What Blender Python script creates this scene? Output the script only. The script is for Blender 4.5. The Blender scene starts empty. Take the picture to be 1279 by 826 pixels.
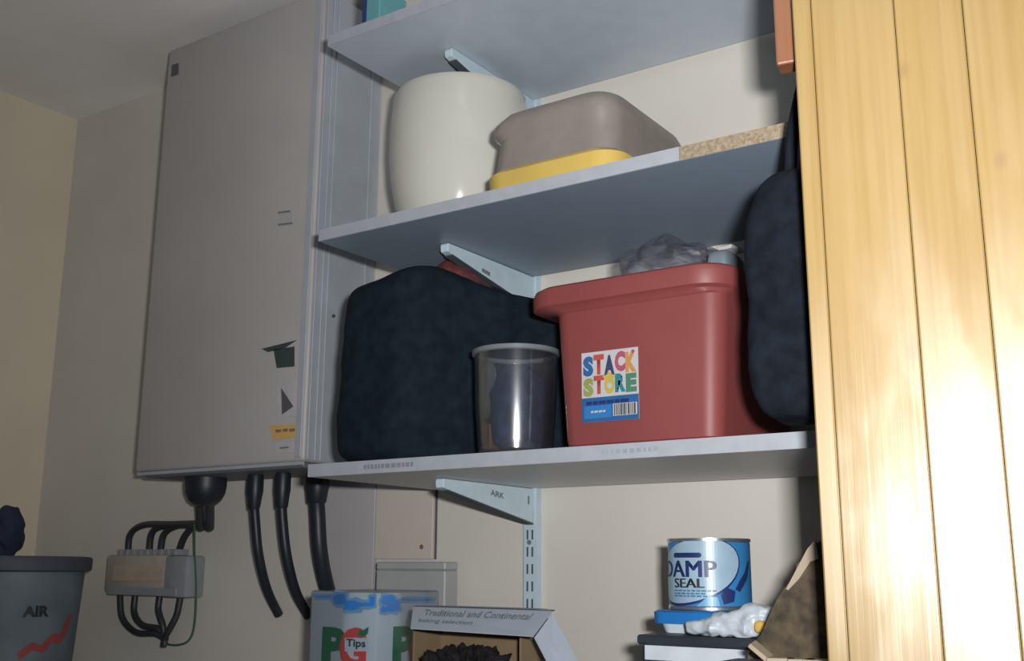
import bpy, bmesh, math, random
from mathutils import Vector, Matrix, noise as mnoise

C = bpy.context.scene
COL = C.collection
R = math.radians

# ------------------------------------------------------------------ camera
CAM = Vector((1.0214, -1.3504, 1.4503))
YAW, PITCH, ROLL, F = 0.600313, 0.217591, 0.00595, 1346.6
fwd = Vector((-math.sin(YAW) * math.cos(PITCH), math.cos(YAW) * math.cos(PITCH), math.sin(PITCH)))
rt0 = Vector((math.cos(YAW), math.sin(YAW), 0))
up0 = rt0.cross(fwd)
rt = math.cos(ROLL) * rt0 + math.sin(ROLL) * up0
up = -math.sin(ROLL) * rt0 + math.cos(ROLL) * up0
cd = bpy.data.cameras.new('camera')
cam = bpy.data.objects.new('camera', cd)
COL.objects.link(cam)
cam.matrix_world = Matrix(((rt.x, up.x, -fwd.x, CAM.x), (rt.y, up.y, -fwd.y, CAM.y),
                           (rt.z, up.z, -fwd.z, CAM.z), (0, 0, 0, 1)))
cd.sensor_fit = 'HORIZONTAL'
cd.sensor_width = 36.0
cd.lens = F / 1279 * 36.0
cd.clip_start = 0.02
C.camera = cam

# ------------------------------------------------------------------ light
w = bpy.data.worlds.new('room_light')
C.world = w
w.use_nodes = True
w.node_tree.nodes['Background'].inputs[0].default_value = (0.50, 0.60, 0.82, 1)
w.node_tree.nodes['Background'].inputs[1].default_value = 0.085

ld = bpy.data.lights.new('camera_flash', 'AREA')     # the flash of the camera, right of and above the lens
ld.shape = 'RECTANGLE'
ld.size, ld.size_y = 0.05, 0.03
ld.energy = 12.4
ld.spread = R(135)
ld.color = (1.0, 0.975, 0.95)
lo = bpy.data.objects.new('camera_flash', ld)
COL.objects.link(lo)
lo.location = (1.085, -1.335, 1.50)
lo.rotation_euler = (Vector((0.66, -0.2, 2.02)) - lo.location).to_track_quat('-Z', 'Y').to_euler()

vs = C.view_settings
vs.view_transform = 'Standard'
vs.look = 'None'
vs.gamma = 1.0
vs.use_curve_mapping = False
vs.exposure = 0.0


# ------------------------------------------------------------------ helpers
def at(x, y, Y):
    """point of the depth plane Y seen at photo pixel x, y"""
    d = fwd + (x - 639.5) / F * rt - (y - 413) / F * up
    return CAM + d * ((Y - CAM.y) / d.y)


def wpos(o):
    p = Vector(o.location)
    while o.parent:
        o = o.parent
        p += Vector(o.location)
    return p


def obj(name, bm, mat, parent=None, loc=None, smooth=False, recalc=True):
    """bm holds world coordinates; the object's origin becomes loc (or its parent's)"""
    org = Vector(loc) if loc is not None else (wpos(parent) if parent else Vector((0, 0, 0)))
    if recalc:
        bmesh.ops.recalc_face_normals(bm, faces=bm.faces)
    bmesh.ops.translate(bm, verts=bm.verts, vec=-org)
    me = bpy.data.meshes.new(name)
    bm.to_mesh(me)
    bm.free()
    if smooth:
        for p in me.polygons:
            p.use_smooth = True
        try:
            me.set_sharp_from_angle(angle=R(40))
        except Exception:
            pass
    me.materials.append(mat)
    o = bpy.data.objects.new(name, me)
    COL.objects.link(o)
    if parent:
        o.parent = parent
        o.location = org - wpos(parent)
    else:
        o.location = org
    return o


def thing(name, label, cat, loc, group=None):
    o = bpy.data.objects.new(name, None)
    COL.objects.link(o)
    o.empty_display_size = 0.03
    o.location = loc
    tag(o, label, cat, group)
    return o


def tag(o, label, cat, group=None):
    o['label'] = label
    o['category'] = cat
    if group:
        o['group'] = group
    return o


def struct(o):
    o['kind'] = 'structure'
    return o


def box(x0, x1, y0, y1, z0, z1, bevel=0.0, seg=2, bm=None):
    b = bmesh.new()
    bmesh.ops.create_cube(b, size=1.0)
    for v in b.verts:
        v.co = Vector((x0 + (v.co.x + .5) * (x1 - x0), y0 + (v.co.y + .5) * (y1 - y0), z0 + (v.co.z + .5) * (z1 - z0)))
    if bevel > 0:
        bmesh.ops.bevel(b, geom=list(b.edges), offset=bevel, segments=seg, affect='EDGES', profile=0.5)
    if bm is None:
        return b
    return join(bm, b)


def join(a, b):
    m = bpy.data.meshes.new('tmp')
    b.to_mesh(m)
    b.free()
    a.from_mesh(m)
    bpy.data.meshes.remove(m)
    return a


def spline(pts, n=8):
    pts = [Vector(p) for p in pts]
    out = []
    P = [2 * pts[0] - pts[1]] + pts + [2 * pts[-1] - pts[-2]]
    for i in range(1, len(P) - 2):
        a, b, c, d = P[i - 1:i + 3]
        for k in range(n):
            t = k / n
            out.append(0.5 * ((2 * b) + (c - a) * t + (2 * a - 5 * b + 4 * c - d) * t * t + (3 * b - a - 3 * c + d) * t ** 3))
    out.append(pts[-1])
    return out


def tube(pts, rad, n=8, seg=10, smoothpath=True, bm=None):
    path = spline(pts, n) if smoothpath else [Vector(p) for p in pts]
    b = bmesh.new()
    rings = []
    m = len(path)
    prev = None
    for i, p in enumerate(path):
        t = (path[min(i + 1, m - 1)] - path[max(i - 1, 0)]).normalized()
        if prev is None:
            a = t.orthogonal().normalized()
        else:
            a = (prev - t * prev.dot(t)).normalized()
        prev = a
        c = t.cross(a)
        r = rad(i / (m - 1)) if callable(rad) else rad
        rings.append([b.verts.new(p + r * (math.cos(2 * math.pi * k / seg) * a + math.sin(2 * math.pi * k / seg) * c)) for k in range(seg)])
    for i in range(m - 1):
        for k in range(seg):
            b.faces.new((rings[i][k], rings[i][(k + 1) % seg], rings[i + 1][(k + 1) % seg], rings[i + 1][k]))
    b.faces.new(rings[0][::-1])
    b.faces.new(rings[-1])
    return b if bm is None else join(bm, b)


def lathe(profile, cx, cy, seg=48):
    b = bmesh.new()
    rings = []
    for r, z in profile:
        if r < 1e-6:
            rings.append([b.verts.new((cx, cy, z))])
        else:
            rings.append([b.verts.new((cx + r * math.cos(2 * math.pi * k / seg), cy + r * math.sin(2 * math.pi * k / seg), z)) for k in range(seg)])
    for A, B in zip(rings, rings[1:]):
        for k in range(seg):
            k2 = (k + 1) % seg
            if len(A) == 1 and len(B) == 1:
                continue
            if len(A) == 1:
                b.faces.new((A[0], B[k2], B[k]))
            elif len(B) == 1:
                b.faces.new((A[k], A[k2], B[0]))
            else:
                b.faces.new((A[k], A[k2], B[k2], B[k]))
    return b


def prism(poly, axis, a, c, bevel=0.0):
    """poly of 2-tuples in the plane normal to axis, extruded from a to c"""
    b = bmesh.new()

    def mk(p, t):
        return {'X': (t, p[0], p[1]), 'Y': (p[0], t, p[1]), 'Z': (p[0], p[1], t)}[axis]
    A = [b.verts.new(mk(p, a)) for p in poly]
    B = [b.verts.new(mk(p, c)) for p in poly]
    b.faces.new(A)
    b.faces.new(B[::-1])
    n = len(poly)
    for i in range(n):
        b.faces.new((A[i], A[(i + 1) % n], B[(i + 1) % n], B[i]))
    if bevel:
        bmesh.ops.recalc_face_normals(b, faces=b.faces)
        bmesh.ops.bevel(b, geom=list(b.edges), offset=bevel, segments=2, affect='EDGES', profile=0.5)
    return b


def rrect(x0, x1, y0, y1, r, n=6):
    r = min(r, (x1 - x0) / 2 - 1e-4, (y1 - y0) / 2 - 1e-4)
    out = []
    for cx, cy, a0 in ((x1 - r, y1 - r, 0), (x0 + r, y1 - r, 90), (x0 + r, y0 + r, 180), (x1 - r, y0 + r, 270)):
        for k in range(n + 1):
            a = R(a0 + 90 * k / n)
            out.append((cx + r * math.cos(a), cy + r * math.sin(a)))
    return out


def loft(levels, cap0=True, cap1=True, n=6):
    """levels: (z, x0, x1, y0, y1, r)"""
    b = bmesh.new()
    rings = [[b.verts.new((x, y, L[0])) for x, y in rrect(*L[1:], n=n)] for L in levels]
    m = len(rings[0])
    for A, B in zip(rings, rings[1:]):
        for k in range(m):
            b.faces.new((A[k], A[(k + 1) % m], B[(k + 1) % m], B[k]))
    if cap0:
        b.faces.new(rings[0][::-1])
    if cap1:
        b.faces.new(rings[-1])
    return b


def soft(cx, cy, cz, hx, hy, hz, p=4.0, cuts=20, amp=0.0, freq=12.0, seed=0.0, fn=None, zflat=None):
    """rounded lump: a cube pushed onto a superellipsoid, then rumpled"""
    b = bmesh.new()
    bmesh.ops.create_cube(b, size=2.0)
    bmesh.ops.subdivide_edges(b, edges=list(b.edges), cuts=cuts, use_grid_fill=True)
    for v in b.verts:
        c = v.co
        L = (abs(c.x) ** p + abs(c.y) ** p + abs(c.z) ** p) ** (1 / p)
        u = c / L
        q = Vector((cx + u.x * hx, cy + u.y * hy, cz + u.z * hz))
        if fn:
            q = fn(q, u)
        if amp:
            nn = mnoise.noise(q * freq + Vector((seed, seed * 2, 0))) + 0.5 * mnoise.noise(q * freq * 2.3 + Vector((seed, 0, 3)))
            q = q + u.normalized() * nn * amp
        if zflat is not None:
            q.z = max(q.z, zflat)
        v.co = q
    return b


def text_bm(body, bold=0.0, shear=0.0):
    cu = bpy.data.curves.new('t', 'FONT')
    cu.body = body
    cu.size = 1.0
    cu.offset = bold
    cu.shear = shear
    cu.resolution_u = 3
    o = bpy.data.objects.new('t', cu)
    COL.objects.link(o)
    me = bpy.data.meshes.new_from_object(o)
    b = bmesh.new()
    b.from_mesh(me)
    bpy.data.objects.remove(o)
    bpy.data.curves.remove(cu)
    bpy.data.meshes.remove(me)
    return b


def fit(b, u0, u1, v0, v1):
    xs = [v.co.x for v in b.verts]
    ys = [v.co.y for v in b.verts]
    a0, a1, c0, c1 = min(xs), max(xs), min(ys), max(ys)
    for v in b.verts:
        v.co = Vector((u0 + (v.co.x - a0) / (a1 - a0) * (u1 - u0), v0 + (v.co.y - c0) / (c1 - c0) * (v1 - v0), 0))
    return b


def front_text(body, x0, x1, z0, z1, Y, bold=0.0, shear=0.0):
    b = fit(text_bm(body, bold, shear), x0, x1, z0, z1)
    for v in b.verts:
        v.co = Vector((v.co.x, Y, v.co.y))
    return b


def poly_bm(pts, Y):
    b = bmesh.new()
    b.faces.new([b.verts.new((p[0], Y, p[1])) for p in pts])
    return b


# ------------------------------------------------------------------ materials
def nt(name):
    m = bpy.data.materials.new(name)
    m.use_nodes = True
    return m, m.node_tree, m.node_tree.nodes, m.node_tree.links, m.node_tree.nodes['Principled BSDF']


def mat(name, col, rough=0.5, var=0.06, scale=40.0, bump=0.0, bscale=200.0, metal=0.0, spec=0.5, coat=0.0, col2=None, detail=4.0, stretch=(1, 1, 1)):
    m, t, N, L, p = nt(name)
    tc = N.new('ShaderNodeTexCoord')
    mp = N.new('ShaderNodeMapping')
    mp.inputs['Scale'].default_value = stretch
    L.new(tc.outputs['Object'], mp.inputs[0])
    nz = N.new('ShaderNodeTexNoise')
    nz.inputs['Scale'].default_value = scale
    nz.inputs['Detail'].default_value = detail
    L.new(mp.outputs[0], nz.inputs['Vector'])
    rp = N.new('ShaderNodeValToRGB')
    a = col2 if col2 else tuple(c * (1 - var) for c in col)
    b = col if col2 else tuple(min(1, c * (1 + var)) for c in col)
    rp.color_ramp.elements[0].position = 0.35
    rp.color_ramp.elements[1].position = 0.65
    rp.color_ramp.elements[0].color = (*a, 1)
    rp.color_ramp.elements[1].color = (*b, 1)
    L.new(nz.outputs['Fac'], rp.inputs[0])
    L.new(rp.outputs[0], p.inputs['Base Color'])
    p.inputs['Roughness'].default_value = rough
    p.inputs['Metallic'].default_value = metal
    p.inputs['Specular IOR Level'].default_value = spec
    p.inputs['Coat Weight'].default_value = coat
    p.inputs['Coat Roughness'].default_value = 0.1
    if bump:
        n2 = N.new('ShaderNodeTexNoise')
        n2.inputs['Scale'].default_value = bscale
        n2.inputs['Detail'].default_value = 3
        L.new(mp.outputs[0], n2.inputs['Vector'])
        bp = N.new('ShaderNodeBump')
        bp.inputs['Strength'].default_value = bump
        bp.inputs['Distance'].default_value = 0.002
        L.new(n2.outputs['Fac'], bp.inputs['Height'])
        L.new(bp.outputs[0], p.inputs['Normal'])
    return m


def clear(name, tint=(0.9, 0.93, 0.95), diff=(0.6, 0.65, 0.7), haze=0.12, rough=0.08, gloss=0.12, bump=0.0, bscale=30):
    """thin clear or smoked plastic: see-through with a little haze and gloss"""
    m, t, N, L, p = nt(name)
    N.remove(p)
    out = N['Material Output']
    tr = N.new('ShaderNodeBsdfTransparent')
    tr.inputs[0].default_value = (*tint, 1)
    df = N.new('ShaderNodeBsdfDiffuse')
    df.inputs[0].default_value = (*diff, 1)
    tl = N.new('ShaderNodeBsdfTranslucent')
    tl.inputs[0].default_value = (*diff, 1)
    gl = N.new('ShaderNodeBsdfGlossy')
    gl.inputs['Roughness'].default_value = rough
    md = N.new('ShaderNodeMixShader')
    md.inputs[0].default_value = 0.4
    L.new(df.outputs[0], md.inputs[1])
    L.new(tl.outputs[0], md.inputs[2])
    m1 = N.new('ShaderNodeMixShader')
    nz = N.new('ShaderNodeTexNoise')
    nz.inputs['Scale'].default_value = bscale
    tc = N.new('ShaderNodeTexCoord')
    L.new(tc.outputs['Object'], nz.inputs['Vector'])
    mr = N.new('ShaderNodeMapRange')
    mr.inputs[3].default_value = haze * 0.8
    mr.inputs[4].default_value = min(1, haze * 1.2)
    L.new(nz.outputs['Fac'], mr.inputs[0])
    L.new(mr.outputs[0], m1.inputs[0])
    L.new(tr.outputs[0], m1.inputs[1])
    L.new(md.outputs[0], m1.inputs[2])
    m2 = N.new('ShaderNodeMixShader')
    lw = N.new('ShaderNodeLayerWeight')
    lw.inputs[0].default_value = 0.3
    mm = N.new('ShaderNodeMath')
    mm.operation = 'MULTIPLY_ADD'
    mm.inputs[1].default_value = 0.5
    mm.inputs[2].default_value = gloss
    L.new(lw.outputs['Fresnel'], mm.inputs[0])
    L.new(mm.outputs[0], m2.inputs[0])
    L.new(m1.outputs[0], m2.inputs[1])
    L.new(gl.outputs[0], m2.inputs[2])
    L.new(m2.outputs[0], out.inputs[0])
    if bump:
        bp = N.new('ShaderNodeBump')
        bp.inputs['Strength'].default_value = bump
        bp.inputs['Distance'].default_value = 0.004
        L.new(nz.outputs['Fac'], bp.inputs['Height'])
        L.new(bp.outputs[0], gl.inputs['Normal'])
        L.new(bp.outputs[0], df.inputs['Normal'])
    return m


def pine(name, base=(0.345, 0.243, 0.098), dark=(0.30, 0.200, 0.070), knots=()):
    m, t, N, L, p = nt(name)
    tc = N.new('ShaderNodeTexCoord')
    oi = N.new('ShaderNodeObjectInfo')
    off = N.new('ShaderNodeVectorMath')
    off.operation = 'MULTIPLY'
    off.inputs[1].default_value = (7, 3, 11)
    cmb = N.new('ShaderNodeCombineXYZ')
    for i in range(3):
        L.new(oi.outputs['Random'], cmb.inputs[i])
    L.new(cmb.outputs[0], off.inputs[0])
    add = N.new('ShaderNodeVectorMath')
    L.new(tc.outputs['Object'], add.inputs[0])
    L.new(off.outputs[0], add.inputs[1])
    mp = N.new('ShaderNodeMapping')
    mp.inputs['Scale'].default_value = (110, 110, 2.2)
    L.new(add.outputs[0], mp.inputs[0])
    nz = N.new('ShaderNodeTexNoise')
    nz.inputs['Scale'].default_value = 1.0
    nz.inputs['Detail'].default_value = 5
    nz.inputs['Distortion'].default_value = 0.4
    L.new(mp.outputs[0], nz.inputs['Vector'])
    rp = N.new('ShaderNodeValToRGB')
    rp.color_ramp.elements[0].position = 0.3
    rp.color_ramp.elements[1].position = 0.62
    rp.color_ramp.elements[0].color = (*dark, 1)
    rp.color_ramp.elements[1].color = (*base, 1)
    L.new(nz.outputs['Fac'], rp.inputs[0])
    # broad tone change along the board
    n3 = N.new('ShaderNodeTexNoise')
    n3.inputs['Scale'].default_value = 5
    L.new(add.outputs[0], n3.inputs['Vector'])
    mx = N.new('ShaderNodeMixRGB')
    mx.blend_type = 'MULTIPLY'
    mx.inputs[2].default_value = (0.93, 0.90, 0.86, 1)
    L.new(n3.outputs['Fac'], mx.inputs[0])
    L.new(rp.outputs[0], mx.inputs[1])
    last = mx.outputs[0]
    for kx, kz, rx, rz, amt in knots:
        s = N.new('ShaderNodeVectorMath')
        s.operation = 'SUBTRACT'
        s.inputs[1].default_value = (kx, 0, kz)
        L.new(tc.outputs['Object'], s.inputs[0])
        q = N.new('ShaderNodeVectorMath')
        q.operation = 'MULTIPLY'
        q.inputs[1].default_value = (1 / rx, 0, 1 / rz)
        L.new(s.outputs[0], q.inputs[0])
        ln = N.new('ShaderNodeVectorMath')
        ln.operation = 'LENGTH'
        L.new(q.outputs[0], ln.inputs[0])
        mr = N.new('ShaderNodeMapRange')
        mr.inputs[1].default_value = 0.2
        mr.inputs[2].default_value = 1.1
        mr.inputs[3].default_value = amt
        mr.inputs[4].default_value = 0
        L.new(ln.outputs['Value'], mr.inputs[0])
        mk = N.new('ShaderNodeMixRGB')
        mk.inputs[2].default_value = (0.24, 0.15, 0.07, 1)
        L.new(mr.outputs[0], mk.inputs[0])
        L.new(last, mk.inputs[1])
        last = mk.outputs[0]
    L.new(last, p.inputs['Base Color'])
    # uneven varnish
    n4 = N.new('ShaderNodeTexNoise')
    n4.inputs['Scale'].default_value = 9
    n4.inputs['Detail'].default_value = 3
    m4 = N.new('ShaderNodeMapping')
    m4.inputs['Scale'].default_value = (2.2, 2.2, 0.7)
    L.new(add.outputs[0], m4.inputs[0])
    L.new(m4.outputs[0], n4.inputs['Vector'])
    mr = N.new('ShaderNodeMapRange')
    mr.inputs[1].default_value = 0.4
    mr.inputs[2].default_value = 0.6
    mr.inputs[3].default_value = 0.28
    mr.inputs[4].default_value = 0.42
    L.new(n4.outputs['Fac'], mr.inputs[0])
    L.new(mr.outputs[0], p.inputs['Roughness'])
    mc = N.new('ShaderNodeMapRange')
    mc.inputs[1].default_value = 0.44
    mc.inputs[2].default_value = 0.52
    mc.inputs[3].default_value = 0.5
    mc.inputs[4].default_value = 1.0
    L.new(n4.outputs['Fac'], mc.inputs[0])
    L.new(mc.outputs[0], p.inputs['Coat Weight'])
    p.inputs['Coat IOR'].default_value = 1.62
    p.inputs['Specular IOR Level'].default_value = 0.7
    p.inputs['Coat Roughness'].default_value = 0.35
    bp = N.new('ShaderNodeBump')
    bp.inputs['Strength'].default_value = 0.25
    bp.inputs['Distance'].default_value = 0.0015
    L.new(nz.outputs['Fac'], bp.inputs['Height'])
    L.new(bp.outputs[0], p.inputs['Normal'])
    return m


def chip(name):
    m, t, N, L, p = nt(name)
    tc = N.new('ShaderNodeTexCoord')
    v = N.new('ShaderNodeTexVoronoi')
    v.inputs['Scale'].default_value = 350
    L.new(tc.outputs['Object'], v.inputs['Vector'])
    rp = N.new('ShaderNodeValToRGB')
    rp.color_ramp.elements[0].color = (0.20, 0.155, 0.10, 1)
    rp.color_ramp.elements[1].color = (0.36, 0.30, 0.215, 1)
    L.new(v.outputs['Color'], rp.inputs[0])
    L.new(rp.outputs[0], p.inputs['Base Color'])
    p.inputs['Roughness'].default_value = 0.9
    return m


M = {}
M['wall'] = mat('cream_wall_paint', (0.605, 0.585, 0.54), 0.85, 0.03, 6, bump=0.15, bscale=120)
M['wall_left'] = mat('yellow_cream_paint', (0.69, 0.62, 0.48), 0.85, 0.03, 6, bump=0.15, bscale=120)
M['ceiling'] = mat('grey_white_ceiling', (0.80, 0.79, 0.79), 0.9, 0.04, 5, bump=0.2, bscale=90)
M['floor'] = mat('brown_floor', (0.25, 0.2, 0.16), 0.7)
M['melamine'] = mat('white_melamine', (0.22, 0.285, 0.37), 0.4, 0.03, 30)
M['melamine_lit'] = mat('lit_melamine', (0.46, 0.53, 0.60), 0.4, 0.03, 30)  # same white board, flash light on its underside put into the colour
M['melamine_bounce'] = mat('bounce_lit_melamine', (0.60, 0.59, 0.58), 0.4, 0.03, 30)  # same white board, warm bounce light on its underside put into the colour
M['trim'] = mat('white_edge_strip', (0.35, 0.38, 0.43), 0.4, 0.04, 60)
M['chip'] = chip('bare_chipboard')
M['steel_white'] = mat('white_enamelled_steel', (0.49, 0.62, 0.70), 0.35, 0.04, 50)
M['slot'] = mat('dark_slot', (0.06, 0.08, 0.09), 0.8)
M['print'] = mat('grey_print', (0.16, 0.18, 0.2), 0.7)
M['print_faint'] = mat('very_faint_print', (0.28, 0.31, 0.36), 0.7)
M['print_pale'] = mat('pale_grey_print', (0.21, 0.22, 0.25), 0.7)
M['boiler'] = mat('grey_enamel_casing', (0.41, 0.40, 0.395), 0.5, 0.05, 5, bump=0.05, bscale=60)
M['boiler_side'] = mat('blue_grey_channel', (0.36, 0.40, 0.45), 0.5, 0.05, 20)
M['boiler_dark'] = mat('dark_base_plate', (0.14, 0.15, 0.18), 0.6)
M['black_rubber'] = mat('black_rubber', (0.012, 0.018, 0.027), 0.45, 0.2, 30)
M['black_wire'] = mat('black_wire_sheath', (0.03, 0.033, 0.04), 0.45, 0.2, 30)
M['green_wire'] = mat('green_earth_sheath', (0.05, 0.12, 0.065), 0.5)
M['block'] = mat('grey_cream_moulding', (0.40, 0.36, 0.32), 0.55, 0.06, 40)
M['block_strip'] = mat('pale_pink_strip', (0.48, 0.37, 0.28), 0.6, 0.06, 40)
M['block_grey'] = mat('blue_grey_moulding', (0.26, 0.28, 0.31), 0.55)
M['sticker_dark'] = mat('dark_green_sticker', (0.035, 0.06, 0.06), 0.5)
M['sticker_white'] = mat('white_sticker', (0.46, 0.46, 0.49), 0.5)
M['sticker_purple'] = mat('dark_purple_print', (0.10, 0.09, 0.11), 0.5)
M['sticker_orange'] = mat('orange_sticker', (0.62, 0.38, 0.13), 0.5)
M['panel_cream'] = mat('cream_painted_panel', (0.55, 0.51, 0.45), 0.7, 0.03, 10)
M['panel_grey'] = mat('flat_grey_panel', (0.44, 0.43, 0.44), 0.7, 0.04, 10)
M['bin'] = mat('ivory_plastic', (0.57, 0.57, 0.52), 0.13, 0.02, 10)
M['smoke'] = clear('smoked_brown_plastic', (0.70, 0.64, 0.60), (0.50, 0.455, 0.43), 0.68, 0.3, 0.03)
M['yellow'] = mat('mustard_yellow_plastic', (0.55, 0.40, 0.10), 0.4, 0.05, 20)
M['bag'] = mat('dark_green_black_fabric', (0.006, 0.013, 0.020), 0.85, 0.3, 60, bump=0.4, bscale=600, spec=0.15)
M['bag2'] = mat('black_bag_fabric', (0.007, 0.010, 0.016), 0.85, 0.3, 60, bump=0.4, bscale=600, spec=0.12)
M['maroon'] = mat('maroon_red_cloth', (0.19, 0.038, 0.035), 0.8, 0.3, 60, bump=0.3, bscale=200, col2=(0.07, 0.022, 0.022))
M['jar'] = clear('clear_jar_plastic', (0.93, 0.95, 0.97), (0.5, 0.56, 0.64), 0.035, 0.16, 0.14)
M['navy'] = mat('navy_cloth', (0.018, 0.028, 0.075), 0.7, 0.3, 50, bump=0.5, bscale=60)
M['grey_clear'] = clear('milky_plastic', (0.8, 0.84, 0.86), (0.42, 0.46, 0.5), 0.5, 0.3, 0.03)
M['brown_wood'] = mat('brown_wood', (0.22, 0.10, 0.05), 0.6, 0.15, 50)
M['red'] = mat('coral_red_plastic', (0.198, 0.047, 0.046), 0.52, 0.04, 12, bump=0.05, bscale=80)
M['crinkle'] = clear('crinkled_clear_film', (0.88, 0.90, 0.94), (0.34, 0.35, 0.42), 0.20, 0.2, 0.03, bump=0.4, bscale=40)
M['paper'] = mat('white_paper', (0.42, 0.42, 0.44), 0.7, 0.03)
M['label_blue'] = mat('label_blue', (0.022, 0.10, 0.27), 0.4)
M['label_blue2'] = mat('label_bright_blue', (0.03, 0.16, 0.42), 0.4)
M['label_navy'] = mat('label_navy', (0.015, 0.03, 0.13), 0.4)
for k, c in dict(i_blue=(0.02, 0.14, 0.40), i_red=(0.62, 0.08, 0.07), i_navy=(0.03, 0.06, 0.16), i_green=(0.08, 0.28, 0.17),
                 i_pink=(0.50, 0.10, 0.18), i_orange=(0.72, 0.33, 0.08), i_lime=(0.35, 0.42, 0.10), i_teal=(0.02, 0.27, 0.36),
                 i_purple=(0.18, 0.05, 0.22), i_yellow=(0.68, 0.52, 0.10), i_black=(0.015, 0.02, 0.03)).items():
    M[k] = mat('ink_' + k[2:], tuple(.62 * x + .012 for x in c), 0.5)
M['tin'] = mat('tinplate', (0.62, 0.66, 0.70), 0.25, 0.04, 20, metal=0.9)
M['tin_blue'] = mat('tin_label_blue', (0.035, 0.20, 0.46), 0.3)
M['tin_pale'] = mat('tin_label_pale_blue', (0.30, 0.44, 0.56), 0.35)
M['tin_mid'] = mat('tin_label_mid_blue', (0.12, 0.36, 0.58), 0.35)
M['tub_blue'] = mat('blue_lid_plastic', (0.015, 0.16, 0.47), 0.35)
M['tub_white'] = mat('white_tub_plastic', (0.62, 0.70, 0.78), 0.4)
M['white_bag'] = mat('white_polythene', (0.44, 0.50, 0.56), 0.4, 0.05, 30, bump=0.6, bscale=70)
M['ochre'] = mat('ochre_print', (0.55, 0.36, 0.08), 0.6)
M['black_box'] = mat('black_box_card', (0.020, 0.028, 0.038), 0.5, 0.2, 30)
M['stripe'] = mat('pale_blue_grey_stripe', (0.55, 0.61, 0.68), 0.5)
M['mottle'] = mat('mottled_brown', (0.105, 0.080, 0.048), 0.95, 0, 60, bump=1.0, bscale=130, col2=(0.038, 0.031, 0.024), detail=9)
M['torn'] = mat('torn_pale_edge', (0.36, 0.30, 0.225), 0.9)
M['card'] = mat('brown_card', (0.20, 0.145, 0.085), 0.85, 0.06, 30)
M['card_white'] = mat('white_card', (0.36, 0.42, 0.50), 0.6, 0.04, 20)
M['fluff'] = mat('dark_tufted_pile', (0.014, 0.013, 0.015), 0.95, 0.4, 90, bump=1, bscale=250, spec=0.1)
M['tea'] = mat('white_tea_carton', (0.40, 0.48, 0.55), 0.3, 0.02, 10)
M['film'] = clear('clear_shrink_film', (0.96, 0.97, 0.98), (0.7, 0.75, 0.8), 0.04, 0.12, 0.03, bump=0.3, bscale=25)
M['tea_green'] = mat('tea_green_ink', (0.0, 0.14, 0.065), 0.4)
M['tea_red'] = mat('tea_red_ink', (0.50, 0.055, 0.05), 0.4)
M['tea_pale'] = mat('pale_blue_film_print', (0.16, 0.34, 0.56), 0.3)
M['tea_blue'] = mat('blue_film_print', (0.02, 0.24, 0.68), 0.3)
M['grey_box'] = mat('pale_grey_plastic', (0.37, 0.39, 0.40), 0.5, 0.05, 20)
M['crate'] = mat('slate_blue_tub', (0.14, 0.18, 0.21), 0.6, 0.2, 9)
M['crate_lid'] = mat('dark_slate_lid', (0.07, 0.08, 0.11), 0.6, 0.2, 12)
M['crate_red'] = mat('dull_red_print', (0.30, 0.06, 0.05), 0.6)
M['blue_cloth'] = mat('dark_blue_cloth', (0.018, 0.028, 0.065), 0.8, 0.3, 40)
M['teal'] = mat('teal_card', (0.10, 0.30, 0.34), 0.5)
M['orange_wood'] = pine('orange_stained_wood', (0.24, 0.105, 0.052), (0.20, 0.080, 0.04))
KNOTS = ((0.0874, 1.8562, 0.007, 0.010, 0.45), (0.154, 1.7666, 0.006, 0.010, 0.5), (0.078, 1.6184, 0.006, 0.016, 0.6),
         (0.1005, 1.4152, 0.011, 0.017, 0.75), (0.30, 1.2, 0.01, 0.015, 0.7), (0.45, 1.7, 0.01, 0.014, 0.7))
M['pine'] = pine('varnished_pine', knots=KNOTS)
M['worktop'] = mat('pale_worktop', (0.5, 0.48, 0.45), 0.5)

# ------------------------------------------------------------------ the setting
XL, XR, ZC = -1.12, 0.80, 2.455
struct(obj('wall_back', box(XL - .1, XR + .1, 0.0, 0.1, 0, ZC), M['wall'], loc=(0, 0.05, 0)))
struct(obj('wall_left', box(XL - .1, XL, -2.6, 0.0, 0, ZC), M['wall_left'], loc=(XL - .05, -1.3, 0)))
struct(obj('wall_right', box(XR, XR + .1, -0.42, 0.0, 0, ZC), M['wall'], loc=(XR + .05, -.2, 0)))
struct(obj('ceiling', box(XL - .1, 2.2, -2.6, 0.1, ZC, ZC + .08), M['ceiling'], loc=(0.5, -1.2, ZC)))
struct(obj('floor', box(XL - .1, 2.2, -2.6, 0.1, -.08, 0), M['floor'], loc=(0.5, -1.2, 0)))

# the pine door standing ajar on the right: boards side by side, battens behind
door = bpy.data.objects.new('door_1', None)
COL.objects.link(door)
door.location = (0.735, -0.5, 0)
door.rotation_euler = (0, 0, R(9.5))
door['kind'] = 'structure'
cuts = [0.0, 0.0160, 0.0837, 0.1365]
while cuts[-1] < 0.74:
    cuts.append(cuts[-1] + 0.062)


def local(name, bm, m, parent):
    me = bpy.data.meshes.new(name)
    bmesh.ops.recalc_face_normals(bm, faces=bm.faces)
    bm.to_mesh(me)
    bm.free()
    me.materials.append(m)
    o = bpy.data.objects.new(name, me)
    COL.objects.link(o)
    o.parent = parent
    return o


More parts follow.
